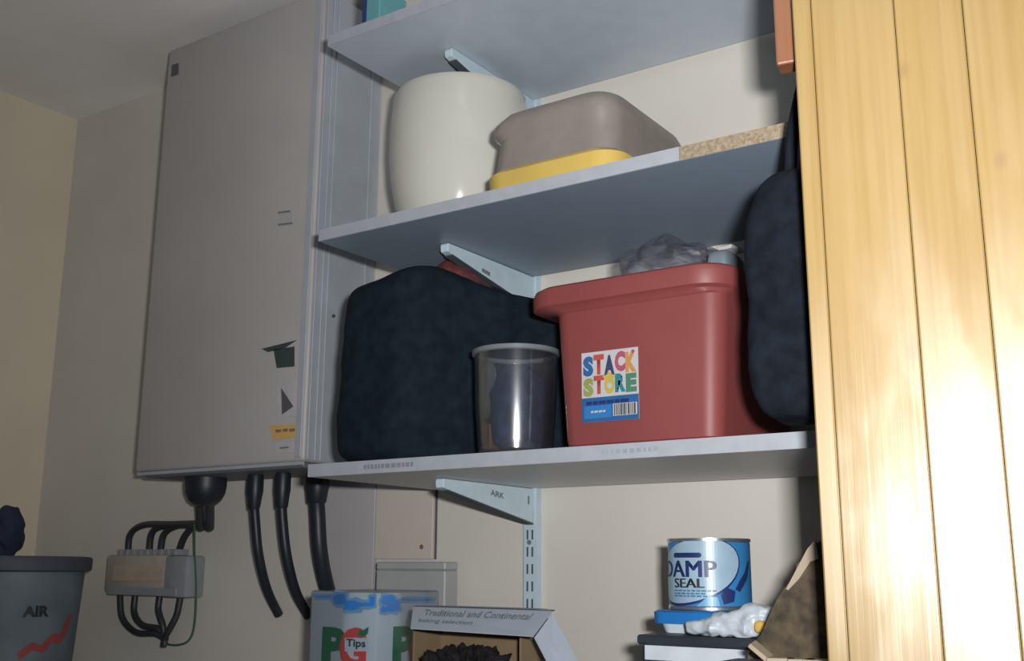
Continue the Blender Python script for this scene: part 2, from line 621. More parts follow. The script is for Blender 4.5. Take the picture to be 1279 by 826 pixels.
for i in range(len(cuts) - 1):
    local('plank', box(cuts[i] + .0003, cuts[i + 1] - .0003, 0, 0.022, 0.03, 2.12, 0.0012, 1), M['pine'], door)
b = local('batten', box(-0.020, 0.72, 0.0225, 0.045, 1.893, 2.02, 0.002, 2), M['orange_wood'], door)
b['label'] = 'orange-brown batten end sticking out behind the door edge'
local('batten', box(0.03, 0.72, 0.0225, 0.045, 0.35, 0.47, 0.002, 2), M['orange_wood'], door)
hk = local('hook', tube([(0.004, 0.046, 1.925), (0.004, 0.062, 1.922), (0.004, 0.070, 1.912), (0.004, 0.070, 1.925)], 0.0025), M['black_wire'], door)

# ------------------------------------------------------------------ shelves
Z1, Z2, Z3, TH = 1.566, 1.8878, 2.1793, 0.0165
XE = 0.79


def shelf(z, label, trims, bare=(), m='melamine'):
    t = thing('shelf', label, 'shelf', (0, -.17, z), 'white wall shelves')
    obj('board', box(0.0, XE, -.3285, -.0150, z, z + TH), M[m], t)
    for a, c in trims:
        obj('edge_strip', box(a, c, -.330, -.3286, z + .0002, z + TH - .0002), M['trim'], t)
    for a, c in bare:
        e = obj('bare_edge', box(a, c, -.3292, -.3286, z + .0002, z + TH - .0002), M['chip'], t)
        e['label'] = 'bare chipboard edge where the white strip has come off'
    return t


s1 = shelf(Z1, 'lowest white shelf, under the red tub and dark bag', ((0.0, 0.1845), (0.1850, XE)), m='melamine_bounce')
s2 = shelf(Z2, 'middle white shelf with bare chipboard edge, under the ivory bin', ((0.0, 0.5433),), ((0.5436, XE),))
s3 = shelf(Z3, 'topmost white shelf, cut by the upper edge of the photo', ((0.0, 0.118), (0.1184, XE)), m='melamine_lit')

# faint print on the strip of the lowest shelf
random.seed(4)
b = bmesh.new()
x = 0.098
while x < 0.178:
    d = random.uniform(.003, .008)
    box(x, x + d, -.3304, -.3301, Z1 + .0055, Z1 + .011, bm=b)
    x += d + .0018
pr = obj('faint_print', b, M['print_pale'], s1)
pr['label'] = 'faint grey printing on the edge strip'
b = bmesh.new()
x = 0.442
while x < 0.505:
    d = random.uniform(.002, .006)
    box(x, x + d, -.3304, -.3301, Z1 + .006, Z1 + .0105, bm=b)
    x += d + .003
obj('faint_print', b, M['print_faint'], s1)

# slotted upright and brackets
t = thing('shelf_upright', 'white slotted steel upright fixed to the wall under the brackets', 'upright', (.14, 0, 1.0))
b = bmesh.new()
for a, c, y0, y1 in ((.129, .1305, -.0135, -.0005), (.1495, .151, -.0135, -.0005), (.1305, .1495, -.0135, -.0120)):
    box(a, c, y0, y1, 1.0, 2.35, bm=b)
obj('channel', b, M['steel_white'], t)
sm = None
z = 1.345
while z < 1.53:
    for xx in (.1345, .1430):
        if sm is None:
            o = obj('slot', box(xx, xx + .0028, -.0139, -.0136, z, z + .014), M['slot'], t, loc=(xx, -.0138, z))
            sm = o
            base = Vector((xx, -.0138, z))
        else:
            o = sm.copy()
            COL.objects.link(o)
            o.location = Vector((xx, -.0138, z)) - wpos(t)
    z += .0245
s = obj('screw', lathe([(0, -.001), (.0032, -.0006), (.0036, .001), (0, .001)], 0, 0, 12), M['print'], t, loc=(0, 0, 0))
s.location = Vector((.140, -.0150, 1.488)) - wpos(t)
s.rotation_euler = (R(90), 0, 0)


def bracket(z, label, cutz=None):
    t = thing('shelf_bracket', label, 'bracket', (.14, -.1, z), 'white shelf brackets')
    pl = [(-.0150, z - .0006), (-.2285, z - .0006), (-.2300, z - .004), (-.2290, z - .0125), (-.2200, z - .0145), (-.0150, z - .0505)]
    obj('arm', prism(pl, 'X', .1335, .1470, 0.0012), M['steel_white'], t)
    obj('underside_shade', prism([(-.0150, z - .0507), (-.2195, z - .0147), (-.2195, z - .0162), (-.0150, z - .0527)], 'X', .1340, .1472), M['slot'], t)  # solid dark strip painted in for the shade inside the hollow arm
    return t


b1 = bracket(Z1, 'white steel bracket under the lowest shelf, stamped with dark letters')
b2 = bracket(Z2, 'white steel bracket under the middle shelf, above the dark bag')
b3 = bracket(Z3, 'white steel bracket under the topmost shelf, behind the ivory bin')
tb = fit(text_bm('ARK', .03), 0, .034, 0, .0082)
for v in tb.verts:
    v.co = Vector((.14735, -.124 + v.co.x, Z1 - .0165 + v.co.y - v.co.x * .10))
obj('stamp', tb, M['print'], b1)
obj('stamp', prism([(-.150, Z2 - .018), (-.130, Z2 - .020), (-.130, Z2 - .026), (-.150, Z2 - .0235)], 'X', .1470, .1473), M['print'], b2)
obj('slot', prism([(-.030, Z1 - .012), (-.026, Z1 - .012), (-.026, Z1 - .024), (-.030, Z1 - .024)], 'X', .1470, .1473), M['print'], b1)

# ------------------------------------------------------------------ the grey wall cabinet and what hangs from it
bo = thing('boiler', 'tall grey metal boiler cabinet on the wall left of the shelves', 'boiler', (-.4, 0, 1.6))
obj('casing', box(-.605, -.192, -.150, -.0005, 1.612, 2.42, 0.006, 3), M['boiler'], bo, smooth=True)
obj('side_channel', box(-.1918, -.1900, -.146, -.002, 1.614, 2.418), M['boiler_side'], bo)
for y0, y1 in ((-.146, -.140), (-.130, -.127), (-.118, -.115), (-.030, -.024)):
    obj('rib', box(-.1899, -.1868, y0, y1, 1.614, 2.418, 0.0008, 1), M['boiler_side'], bo)
obj('front_flange', box(-.2090, -.1960, -.1525, -.1502, 1.618, 2.414, 0.0008, 1), M['boiler_side'], bo)
obj('base_plate', box(-.590, -.200, -.140, -.006, 1.603, 1.6118, 0.002, 1), M['boiler_dark'], bo)
obj('base_lip', box(-.601, -.196, -.1475, -.1425, 1.6065, 1.6118), M['boiler_side'], bo)
yb0, yb1 = -.1508, -.1502


def stick(name, poly, m, y=0.0, par=bo, lab=None):
    o = obj(name, prism([(at(px, py, -.15).x, at(px, py, -.15).z) for px, py in poly], 'Y', yb0 - y, yb1 - y), m, par)
    if lab:
        o['label'] = lab
    return o


stick('badge', [(215, 81), (223, 79), (223, 93), (214, 96)], M['sticker_purple'], lab='small dark badge near the top')
stick('sticker', [(342, 437), (368, 433), (368, 458), (346, 460)], M['sticker_dark'], lab='dark green square sticker')
stick('sticker_edge', [(327, 436), (371, 425), (356, 435), (335, 440)], M['sticker_dark'])
stick('sticker', [(347, 476), (370, 474), (370, 520), (347, 521)], M['sticker_white'], -.0001, lab='white sticker with a dark triangle')
stick('triangle_print', [(352, 485), (367, 508), (353, 518)], M['sticker_purple'], .0008)
stick('sticker', [(337, 532), (373, 530), (372, 546), (342, 550)], M['sticker_orange'], lab='orange sticker with worn print')
for k, (x0, y0, x1) in enumerate(((345, 537, 352), (354, 536, 360), (362, 536, 369))):
    stick('worn_print', [(x0, y0), (x1, y0 - .5), (x1, y0 + 3), (x0, y0 + 3.5)], M['card'], .0008)
stick('sticker', [(344, 553), (366, 552), (366, 565), (345, 566)], M['sticker_white'], lab='small white sticker with one dark dash')
stick('dash_print', [(350, 559), (361, 558), (361, 560), (350, 561)], M['print'], .0008)
stick('sticker', [(349, 266), (366, 263), (366, 279), (350, 281)], M['boiler'], lab='small scuffed plate with two dark lines')
stick('dash_print', [(348, 265), (363, 263), (363, 265), (348, 267)], M['print'], .0008)
stick('dash_print', [(348, 280), (366, 278), (366, 280), (348, 282)], M['print'], .0008)
p = (-.1868, at(424, 354, -.06))
obj('screw', soft(-.1880, -.100, 1.852, .0025, .003, .003, 2.2, 4), M['sticker_dark'], bo, smooth=True)


def hose(label, pts, rb, rh, bl=.055):
    top = pts[0]
    t = thing('hose', label, 'hose', (top.x, top.y, top.z), 'black hoses below the boiler')
    obj('boot', lathe([(0, top.z - .0005), (rb * .95, top.z - .0005), (rb, top.z - .004), (rb * 1.02, top.z - bl * .5), (rb * .95, top.z - bl * .6), (rh * 1.25, top.z - bl), (rh * 1.05, top.z - bl * 1.05), (0, top.z - bl * 1.05)], top.x, top.y, 24), M['black_rubber'], t, smooth=True)
    obj('pipe', tube([Vector((top.x, top.y, top.z - bl * .9))] + pts[1:], rh, 10, 14), M['black_rubber'], t, smooth=True)


z0 = 1.603
A = at(320, 590, -.08)
hose('thin black hose hanging below the boiler, leftmost of the three', [Vector((A.x, -.08, z0)), at(319, 650, -.078), at(323, 692, -.068), at(333, 735, -.040), at(348, 768, -.004)], .0135, .0078)
A = at(354, 590, -.08)
hose('thin black hose hanging below the boiler, between its two neighbours', [Vector((A.x, -.08, z0)), at(353, 650, -.078), at(358, 694, -.068), at(369, 738, -.040), at(385, 770, -.004)], .0130, .0082)
A = at(397, 596, -.06)
hose('thickest black hose hanging below the boiler, beside the lowest shelf', [Vector((A.x, -.06, z0)), at(397, 645, -.060), at(399, 682, -.055), at(404, 715, -.040), at(413, 752, -.012)], .0190, .0125, .048)

# black gland under the cabinet with its cables
g = at(258, 594, -.08)
t = thing('cable_gland', 'round black cable gland under the left end of the boiler', 'cable gland', (g.x, -.08, 1.602))
obj('dome', lathe([(0, 1.6025), (.036, 1.6025), (.036, 1.590), (.034, 1.576), (.028, 1.564), (.020, 1.557), (0, 1.555)], g.x, -.08, 32), M['black_rubber'], t, smooth=True)
obj('cable', tube([(g.x - .012, -.083, 1.562), at(250, 632, -.07), at(251, 660, -.04)], .008, 8, 12), M['black_wire'], t, smooth=True)
obj('cable', tube([(g.x + .012, -.083, 1.562), at(262, 632, -.07), at(262, 660, -.04)], .008, 8, 12), M['black_wire'], t, smooth=True)

tb = thing('terminal_block', 'grey terminal block on the wall with black wires above and below', 'terminal block', (-.70, 0, 1.42))
obj('body', box(-.818, -.640, -.040, -.0005, 1.402, 1.472, .006, 2), M['block'], tb, smooth=True)
obj('end_block', box(-.639, -.578, -.044, -.0005, 1.396, 1.470, .005, 2), M['block_grey'], tb, smooth=True)
obj('label_strip', box(-.790, -.645, -.0420, -.0405, 1.424, 1.452), M['block_strip'], tb)
obj('lower_rail', box(-.800, -.600, -.0455, -.0405, 1.398, 1.412, .001, 1), M['block_grey'], tb)
for k in range(4):
    xx = -.775 + k * .035
    obj('worn_print', box(xx, xx + .022, -.0424, -.0421, 1.434, 1.442), M['block'], tb)
for k in range(9):
    obj('clamp', box(-.790 + k * .020, -.780 + k * .020, -.036, -.006, 1.4705, 1.482, .001, 1), M['block_grey'], tb)
W = [
    [(160, 694, -.02), (163, 668, -.025), (180, 656, -.03), (215, 655, -.035), (252, 654, -.04)],
    [(186, 694, -.02), (190, 666, -.025), (205, 657, -.03), (228, 656, -.035), (254, 657, -.04)],
    [(200, 694, -.02), (205, 668, -.025), (221, 657, -.03), (238, 656, -.035), (256, 658, -.04)],
    [(222, 694, -.02), (230, 672, -.025), (240, 660, -.03), (250, 657, -.035), (260, 658, -.04)],
]
for q in W:
    obj('wire', tube([at(*a) for a in q], .0062, 8, 10), M['black_wire'], tb, smooth=True)
W = [
    [(150, 743, -.02), (153, 772, -.022), (170, 790, -.025), (195, 792, -.025), (208, 800, -.02)],
    [(169, 743, -.02), (168, 766, -.022), (178, 781, -.025), (198, 786, -.025), (206, 800, -.02)],
    [(200, 743, -.02), (198, 762, -.022), (203, 780, -.025), (205, 795, -.022), (206, 806, -.02)],
    [(226, 743, -.02), (221, 768, -.022), (212, 786, -.025), (206, 797, -.022), (204, 808, -.02)],
]
for q in W:
    obj('wire', tube([at(*a) for a in q], .0058, 8, 10), M['black_wire'], tb, smooth=True)
gw = obj('wire', tube([at(*a) for a in ((243, 655, -.05), (243, 690, -.03), (245, 735, -.02), (243, 780, -.02), (236, 800, -.02), (222, 806, -.015), (208, 805, -.012))], .0019, 8, 8), M['green_wire'], tb, smooth=True)
gw['label'] = 'thin green earth wire'

# panels on the wall below the lowest shelf
pa = thing('wall_panel', 'cream painted panel on the wall with one dark screw', 'panel', (-.1, 0, 1.4626))
obj('edge_shade', box(-.0459, -.0425, -.0022, -.0005, 1.4640, 1.640), M['sticker_purple'], pa)  # dark strip standing in for the shadow along the panel's right edge
obj('sheet', box(-.1640, -.0461, -.008, -.0005, 1.4640, 1.640, .0008, 1), M['panel_cream'], pa)
s = obj('screw', soft(-.0665, -.0085, 1.4830, .0036, .0015, .0036, 2.2, 4), M['brown_wood'], pa, smooth=True)
tag(obj('wall_panel', box(-.2845, -.1650, -.010, -.0005, 1.36, 1.600, .0008, 1), M['panel_grey'], loc=(-.22, 0, 1.36)), 'flat grey panel on the wall behind the thickest hose', 'panel')  # thin panel in one flat grey, left of the cream one

# ------------------------------------------------------------------ on the middle shelf
ZT1, ZT2, ZT3 = Z1 + TH, Z2 + TH, Z3 + TH
bx, by = 0.086, -.128
prof = [(0, ZT2 + .0005), (.071, ZT2 + .0005), (.074, ZT2 + .008), (.0850, ZT2 + .042), (.0912, ZT2 + .061), (.0966, ZT2 + .080), (.1020, ZT2 + .108), (.1055, ZT2 + .15), (.1050, ZT2 + .20), (.1020, ZT2 + .236), (.1010, ZT2 + .243), (.0995, ZT2 + .246), (.0975, ZT2 + .244),
        (.098, ZT2 + .236), (.1015, ZT2 + .20), (.102, ZT2 + .15), (.0985, ZT2 + .108), (.0815, ZT2 + .042), (.071, ZT2 + .010), (0, ZT2 + .005)]
tag(obj('bin', lathe(prof, bx, by, 72), M['bin'], loc=(bx, by, ZT2), smooth=True), 'ivory round plastic bin with bulging sides on the middle shelf', 'bin')

sm_ = thing('food_box', 'smoked brown plastic box upturned on its mustard yellow lid', 'food box', (.355, -.2, ZT2))
obj('body', loft([(ZT2 + .0315, .270, .446, -.306, -.085, .03), (ZT2 + .033, .268, .448, -.308, -.083, .03), (ZT2 + .075, .272, .445, -.304, -.087, .03),
                  (ZT2 + .085, .264, .447, -.310, -.083, .03), (ZT2 + .094, .265, .446, -.309, -.084, .03),
                  (ZT2 + .108, .275, .441, -.302, -.090, .035), (ZT2 + .116, .288, .431, -.288, -.104, .03)], cap0=False), M['smoke'], sm_, smooth=True)
obj('lid', loft([(ZT2 + .0005, .268, .450, -.310, -.082, .032), (ZT2 + .002, .262, .455, -.315, -.078, .034), (ZT2 + .026, .261, .456, -.316, -.077, .034), (ZT2 + .031, .266, .451, -.311, -.082, .032)]), M['yellow'], sm_, smooth=True)

# ------------------------------------------------------------------ on the topmost shelf
tc_ = thing('carton', 'small teal and navy carton on the topmost shelf', 'carton', (.08, -.28, ZT3))
obj('body', box(.054, .086, -.318, -.26, ZT3 + .0005, ZT3 + .06, .001, 1), M['teal'], tc_)
obj('panel', box(.0542, .062, -.3186, -.3182, ZT3 + .008, ZT3 + .06), M['label_navy'], tc_)


# ------------------------------------------------------------------ on the lowest shelf
def bagfn(q, u):
    t = (q.x - .0) / .33
    if u.z > 0:
        top = 1.0 + .07 * math.exp(-((t - .38) / .16) ** 2) - .34 * max(0, t - .42)
        q.z = ZT1 + (q.z - ZT1) * (1 - u.z * (1 - top))
    q.x = q.x + (q.z - ZT1) * .035 * (1 - t)
    sx = min(1, max(0, (q.x - .110) / .115))
    lim = -.303 + .105 * sx * sx * (3 - 2 * sx)
    if q.y < -.165:
        q.y = -.165 + (q.y + .165) * (lim + .165) / -.138
    return q


dk = thing('bag', 'large dark green-black soft bag at the left end of the lowest shelf', 'bag', (.16, -.18, ZT1))
obj('body', soft(.160, -.165, ZT1 + .125, .158, .138, .125, 10, 34, .004, 14, 2.0, bagfn, ZT1 + .0008), M['bag'], dk, smooth=True)
obj('handle', tube([(.075, -.20, ZT1 + .245), (.085, -.215, ZT1 + .262), (.12, -.225, ZT1 + .268), (.15, -.215, ZT1 + .245), (.165, -.20, ZT1 + .22)], .006, 8, 10), M['bag2'], dk, smooth=True)

cl = [at(543, 352, -.17), at(560, 341, -.17), at(585, 352, -.17), at(603, 371, -.17)]
tag(obj('cloth', tube([cl[0] + Vector((0, 0, -.012)), cl[0], cl[1], cl[2], cl[3], cl[3] + Vector((.004, 0, -.014))],
                      lambda s: .017 + .003 * math.sin(s * 17), 8, 14), M['maroon'], loc=(cl[1].x, -.17, ZT1 + .24), smooth=True), 'maroon red cloth rolled on top of the dark bag', 'cloth')

jx, jy, jr = .286, -.267, .0515
jt = thing('jar', 'clear round plastic jar between the dark bag and red tub', 'jar', (jx, jy, ZT1))
obj('body', lathe([(0, ZT1 + .0005), (jr - .0090, ZT1 + .0005), (jr - .0060, ZT1 + .006), (jr - .0048, ZT1 + .020), (jr - .0015, ZT1 + .065), (jr, ZT1 + .125), (jr - .0012, ZT1 + .125), (jr - .0027, ZT1 + .065), (jr - .0060, ZT1 + .020), (jr - .0075, ZT1 + .007), (0, ZT1 + .002)], jx, jy, 64), M['jar'], jt, smooth=True)
obj('rim', lathe([(jr, ZT1 + .124), (jr + .003, ZT1 + .125), (jr + .003, ZT1 + .130), (jr - .001, ZT1 + .130), (jr - .001, ZT1 + .1255)], jx, jy, 64), M['grey_clear'], jt, smooth=True)
tag(obj('cloth', soft(jx + .005, jy + .003, ZT1 + .058, .031, .032, .052, 3, 18, .008, 45, 5.0, None, ZT1 + .0035), M['navy'], loc=(jx, jy, ZT1), smooth=True), 'navy blue bundle inside the clear jar', 'cloth')
tag(obj('plastic_strip', soft(jx - .036, jy - .006, ZT1 + .085, .006, .012, .036, 3, 10), M['grey_clear'], loc=(jx - .03, jy - .02, ZT1 + .05), smooth=True), 'milky plastic strip at the left inside the clear jar', 'strip')
tag(obj('wood_block', box(jx - .0395, jx - .029, jy - .012, jy + .006, ZT1 + .0085, ZT1 + .042, .001, 1), M['brown_wood'], loc=(jx - .037, jy, ZT1)), 'small brown block low in the clear jar', 'block')

tu = thing('storage_tub', 'coral red plastic tub with a lipped rim on the lowest shelf', 'tub', (.475, -.2, ZT1))
zr = 1.772
y0_, y1_ = -.312, -.085
out = [(ZT1 + .0005, .386, .566, y0_ + .006, y1_ - .006, .016), (ZT1 + .004, .3805, .5695, y0_ + .001, y1_ - .001, .018), (ZT1 + .010, .3790, .5705, y0_, y1_, .019),
       (zr - .032, .3665, .5780, y0_, y1_, .022), (zr - .030, .3640, .5790, y0_ - .003, y1_ + .003, .024),
       (zr - .026, .3380, .5830, y0_ - .005, y1_ + .004, .036), (zr - .023, .3300, .5870, y0_ - .011, y1_ + .008, .040), (zr - .010, .3300, .5900, y0_ - .014, y1_ + .010, .042),
       (zr - .003, .3330, .5890, y0_ - .013, y1_ + .009, .042), (zr, .3400, .5840, y0_ - .009, y1_ + .005, .038), (zr - .0015, .3620, .5770, y0_ + .000, y1_ - .002, .026),
       (zr - .008, .3690, .5750, y0_ + .003, y1_ - .003, .020), (ZT1 + .012, .3825, .5670, y0_ + .003, y1_ - .003, .016), (ZT1 + .004, .39, .56, y0_ + .01, y1_ - .01, .012)]
obj('body', loft(out, n=8), M['red'], tu, smooth=True)
# the printed label
lx0, lx1, lz0, lz1 = .4070, .4790, 1.6105, 1.6900
YF = y0_ - .0006
lb = obj('label', box(lx0, lx1, YF, y0_ - .0001, lz0, lz1), M['paper'], tu)
lb['label'] = 'printed label with coloured letters and a barcode'
zb = lz0 + (lz1 - lz0) * .345
obj('blue_panel', poly_bm([(lx0, lz0), (lx1, lz0), (lx1, zb), (lx0, zb)], YF - .0003), M['label_blue'], lb)
obj('blue_panel', poly_bm([(lx0 + .003, lz0 + .004), (lx0 + .038, lz0 + .004), (lx0 + .038, lz0 + .018), (lx0 + .003, lz0 + .018)], YF - .0005), M['label_blue2'], lb)
lw_ = lx1 - lx0


def letters(word, cols, z0, z1, x0, x1, jit):
    n = len(word)
    st = (x1 - x0) / n
    for i, (ch, c) in enumerate(zip(word, cols)):
        dz = jit[i % len(jit)]
        obj('letter', front_text(ch, x0 + i * st + st * .005, x0 + (i + 1) * st - st * .005, z0 + dz, z1 + dz, YF - .0004, .07), M[c], lb)


letters('STACK', ('i_blue', 'i_red', 'i_navy', 'i_pink', 'i_orange'), lz1 - .0275, lz1 - .0045, lx0 + .002, lx1 - .002, (0, .001, -.001, .002, .0))
letters('STORE', ('i_lime', 'i_red', 'i_yellow', 'i_teal', 'i_green'), zb + .0025, zb + .0235, lx0 + .002, lx1 - .002, (-.001, .001, .0, .001, .0))
obj('star', poly_bm([(lx0 + .0355 + (.0090 if k % 2 == 0 else .0048) * math.cos(R(90 + 36 * k)), zb + .0205 + (.0090 if k % 2 == 0 else .0048) * math.sin(R(90 + 36 * k))) for k in range(10)], YF - .0006), M['i_yellow'], lb)
obj('dot', poly_bm([(lx1 - .006 + .0022 * math.cos(R(30 * k)), lz1 - .0045 + .0022 * math.sin(R(30 * k))) for k in range(12)], YF - .0006), M['i_pink'], lb)
b = bmesh.new()
for k, (a, c) in enumerate(((.006, .0135), (.0145, .021), (.022, .031), (.032, .041), (.042, .0485), (.0495, .060))):
    join(b, poly_bm([(lx0 + a, zb - .0082), (lx0 + c, zb - .0082), (lx0 + c, zb - .0042), (lx0 + a, zb - .0042)], YF - .0006))
obj('small_print', b, M['label_navy'], lb)
b = bmesh.new()
for k, (a, c) in enumerate(((.012, .0155), (.0165, .021), (.022, .0265), (.0275, .0305))):
    join(b, poly_bm([(lx0 + a, lz0 + .0100), (lx0 + c, lz0 + .0104), (lx0 + c, lz0 + .0126), (lx0 + a, lz0 + .0122)], YF - .0008))
obj('small_print', b, M['paper'], lb)
obj('barcode_ground', poly_bm([(lx0 + .040, lz0 + .005), (lx1 - .002, lz0 + .005), (lx1 - .002, lz0 + .0185), (lx0 + .040, lz0 + .0185)], YF - .0006), M['paper'], lb)
b = bmesh.new()
random.seed(9)
x = lx0 + .0415
while x < lx1 - .004:
    d = random.choice((.0007, .0011, .0018))
    join(b, poly_bm([(x, lz0 + .0055), (x + d, lz0 + .0055), (x + d, lz0 + .018), (x, lz0 + .018)], YF - .0009))
    x += d + random.choice((.0008, .0012))
obj('barcode', b, M['i_black'], lb)


def crumple(q, u):
    n = mnoise.noise(q * 28) + mnoise.noise(q * 55 + Vector((4, 1, 2))) * .6
    return q + Vector((u.x, u.y, u.z)) * n * .017


tag(obj('plastic_bag', soft(.482, -.195, 1.770, .062, .080, .064, 3, 9, 0, 1, 0, crumple), M['crinkle'], loc=(.49, -.19, 1.70)), 'crinkled clear plastic bag heaped in the red tub', 'plastic bag')
a = at(936, 309, -.25)
a.x = .566
tag(obj('paper_scrap', prism([(a.x - .010, -.262), (a.x + .008, -.266), (a.x + .011, -.240), (a.x - .008, -.238)], 'Z', a.z - .002, a.z + .002), M['paper'], loc=(a.x, -.25, a.z)), 'small white paper scrap on top of the blue-grey packet', 'paper')
zp = a.z - .0025
tag(obj('packet', soft(.5595, -.250, (zp + 1.735) / 2, .013, .028, (zp - 1.735) / 2, 5, 10, .001, 40, 3), M['crate'], loc=(.5595, -.250, 1.74), smooth=True), 'dull blue-grey packet at the right of the red tub', 'packet')


# black bag hanging from the back of the door
def hangfn(q, u):
    if q.z > 1.76:
        q.x += (q.z - 1.76) * .25 * (1 if u.x < 0 else 0)
    return q


hb = thing('shoulder_bag', 'black bag hanging behind the edge of the pine door', 'bag', (.69, -.40, 1.58))
obj('body', soft(.6965, -.400, 1.699, .045, .038, .117, 5, 22, .0035, 22, 7, hangfn), M['bag2'], hb, smooth=True)
hx = .735 + .004 * math.cos(R(9.5)) - .07 * math.sin(R(9.5))
hy = -.5 + .004 * math.sin(R(9.5)) + .07 * math.cos(R(9.5))
obj('strap', tube([(.690, -.400, 1.806), (.700, -.410, 1.86), (hx, hy - .001, 1.9175), (.716, -.418, 1.86), (.712, -.400, 1.806)], .006, 10, 10), M['bag2'], hb, smooth=True)

# ------------------------------------------------------------------ the surface below, out of the frame, and what stands on it
ZW = 1.20
tag(obj('worktop', box(-1.115, .795, -.46, -.0155, ZW - .03, ZW, .003, 1), M['worktop'], loc=(0, -.2, ZW - .03)), 'pale worktop under the lowest things, below the frame', 'worktop')

# tea carton in shrink film, one corner towards the camera
def atX(x, y, X):
    d = fwd + (x - 639.5) / F * rt - (y - 413) / F * up
    return CAM + d * ((X - CAM.x) / d.x)


tx0, tx1, tz, ty0, ty1 = -.0625, .0578, 1.419, -.25, -.121
te = thing('tea_box', 'white film-wrapped tea box with green and red letters on two faces', 'tea box', (0, -.19, ZW))
c1 = obj('carton', box(tx0, tx1, ty0, ty1, ZW + .0008, tz, .003, 2), M['tea'], te, smooth=True)


def face(side, off):
    """functions: photo pixel to (u, v) on the face, and (u, v) to a point just off it"""
    if side:
        return (lambda x, y: (atX(x, y, tx1).y, atX(x, y, tx1).z)), (lambda u, v: Vector((tx1 + off, u, v)))
    return (lambda x, y: (at(x, y, ty0).x, at(x, y, ty0).z)), (lambda u, v: Vector((u, ty0 - off, v)))


def on_face(name, b, side, off, m):
    f = face(side, off)[1]
    for v in b.verts:
        v.co = f(v.co.x, v.co.y)
    return obj(name, b, m, te)


def face_poly(pts):
    b = bmesh.new()
    b.faces.new([b.verts.new((p[0], p[1], 0)) for p in pts])
    return b


def face_text(name, body, side, x0, y0, x1, y1, off, m, bold):
    px2uv = face(side, off)[0]
    A, B = px2uv(x0, y0), px2uv(x1, y1)
    on_face(name, fit(text_bm(body, bold), A[0], B[0], B[1], A[1]), side, off, m)


def tea_logo(side, x, k):
    """x = photo column of the left stem of the P"""
    q = face(side, 0)[0]
    face_text('letter', 'P', side, x, 783, x + 28 * k, 833, .0003, M['tea_green'], .06)
    face_text('letter', 'G', side, x + 22 * k, 783, x + 54 * k, 838, .0005, M['tea_red'], .05)
    on_face('patch', face_poly([q(x + 28 * k, 797), q(x + 58 * k, 797), q(x + 58 * k, 814), q(x + 28 * k, 814)]), side, .0007, M['tea'])
    face_text('letter', 'Tips', side, x + 30 * k, 798, x + 54 * k, 812, .0010, M['i_black'], .03)
    for pts in ([(47, 798), (49, 789), (58, 783), (57, 792)], [(45, 797), (45, 789), (49, 785), (49, 792)]):
        on_face('leaf', face_poly([q(x + a * k, b) for a, b in pts]), side, .0008, M['tea_green'])


tea_logo(0, 403, 1.0)
tea_logo(1, 491, .92)
random.seed(3)
for lay, m in ((0, 'tea_pale'), (1, 'tea_blue')):
    for side, x0, x1, y0, y1 in ((0, 415, 435, 741, 757), (0, 428, 452, 749, 764), (0, 440, 470, 752, 759), (0, 461, 470, 744, 757), (1, 474, 494, 743, 758), (1, 482, 500, 748, 766), (1, 474, 486, 756, 766), (1, 498, 543, 748, 751), (0, 392, 416, 744, 747)):
        q = face(side, 0)[0]
        pts = []
        g = 3 - 4 * lay
        cx_, cy_ = (x0 + x1) / 2, (y0 + y1) / 2
        for k in range(14):
            an = 2 * math.pi * k / 14
            rr = random.uniform(.8, 1.08)
            sg = lambda v: math.copysign(abs(v) ** .6, v)
            hx_ = min((x1 - x0) / 2 + g, abs(472 - cx_) - 1)
            pts.append(q(cx_ + hx_ * rr * sg(math.cos(an)), cy_ + max(1.2, (y1 - y0) / 2 + g) * rr * sg(math.sin(an))))
        on_face('blue_print', face_poly(pts), side, .0004 + .0003 * lay + .0001 * random.random(), M[m])
obj('film', box(tx0 - .0014, tx1 + .0014, ty0 - .0016, ty1 + .0014, ZW + .0003, tz + .0012, .004, 2), M['film'], te, smooth=True)

# grey plastic box behind the tea
gb = thing('plastic_box', 'pale grey plastic box against the wall behind the tea cartons', 'plastic box', (-.06, -.07, ZW))
p0, p1 = at(470, 702, -.05), at(556, 702, -.05)
obj('body', box(p0.x, p1.x, -.05, -.017, ZW + .0005, p1.z - .0125, .002, 1), M['grey_box'], gb)
obj('lid', box(p0.x, p1.x, -.0504, -.0166, p1.z - .0122, p1.z, .002, 1), M['grey_box'], gb)

# opened carton lying on its side, flap drooping
ca = thing('carton', 'open white card carton, brown inside, flap hanging towards the camera', 'carton', (.26, -.2, ZW))
cx0, cx1, cz = .1600, .359, 1.4040
ex, ey = .318, -.245
obj('back_panel', box(cx0, ex, ey - .003, ey, ZW + .0005, cz - .0005), M['card'], ca)
obj('side_panel', box(cx0, cx0 + .003, -.300, ey - .0031, ZW + .0005, cz - .0005), M['card'], ca)
obj('side_panel', box(ex - .003, ex, -.300, ey - .0031, ZW + .0005, cz - .0005), M['card'], ca)
obj('bottom_panel', box(cx0 + .0031, ex - .0031, -.300, ey - .0031, ZW + .0005, ZW + .0035), M['card'], ca)
obj('top_panel', box(cx0, ex, -.3000, ey, cz - .0004, cz + .0008), M['card_white'], ca)


def sheet(name, q, th, m, par):
    q = [Vector(a) for a in q]
    n = (q[1] - q[0]).cross(q[3] - q[0]).normalized() * th
    b = bmesh.new()
    A = [b.verts.new(a) for a in q]
    B = [b.verts.new(a + n) for a in q]
    b.faces.new(A)
    b.faces.new(B[::-1])
    for i in range(4):
        b.faces.new((A[i], A[(i + 1) % 4], B[(i + 1) % 4], B[i]))
    return obj(name, b, m, par)


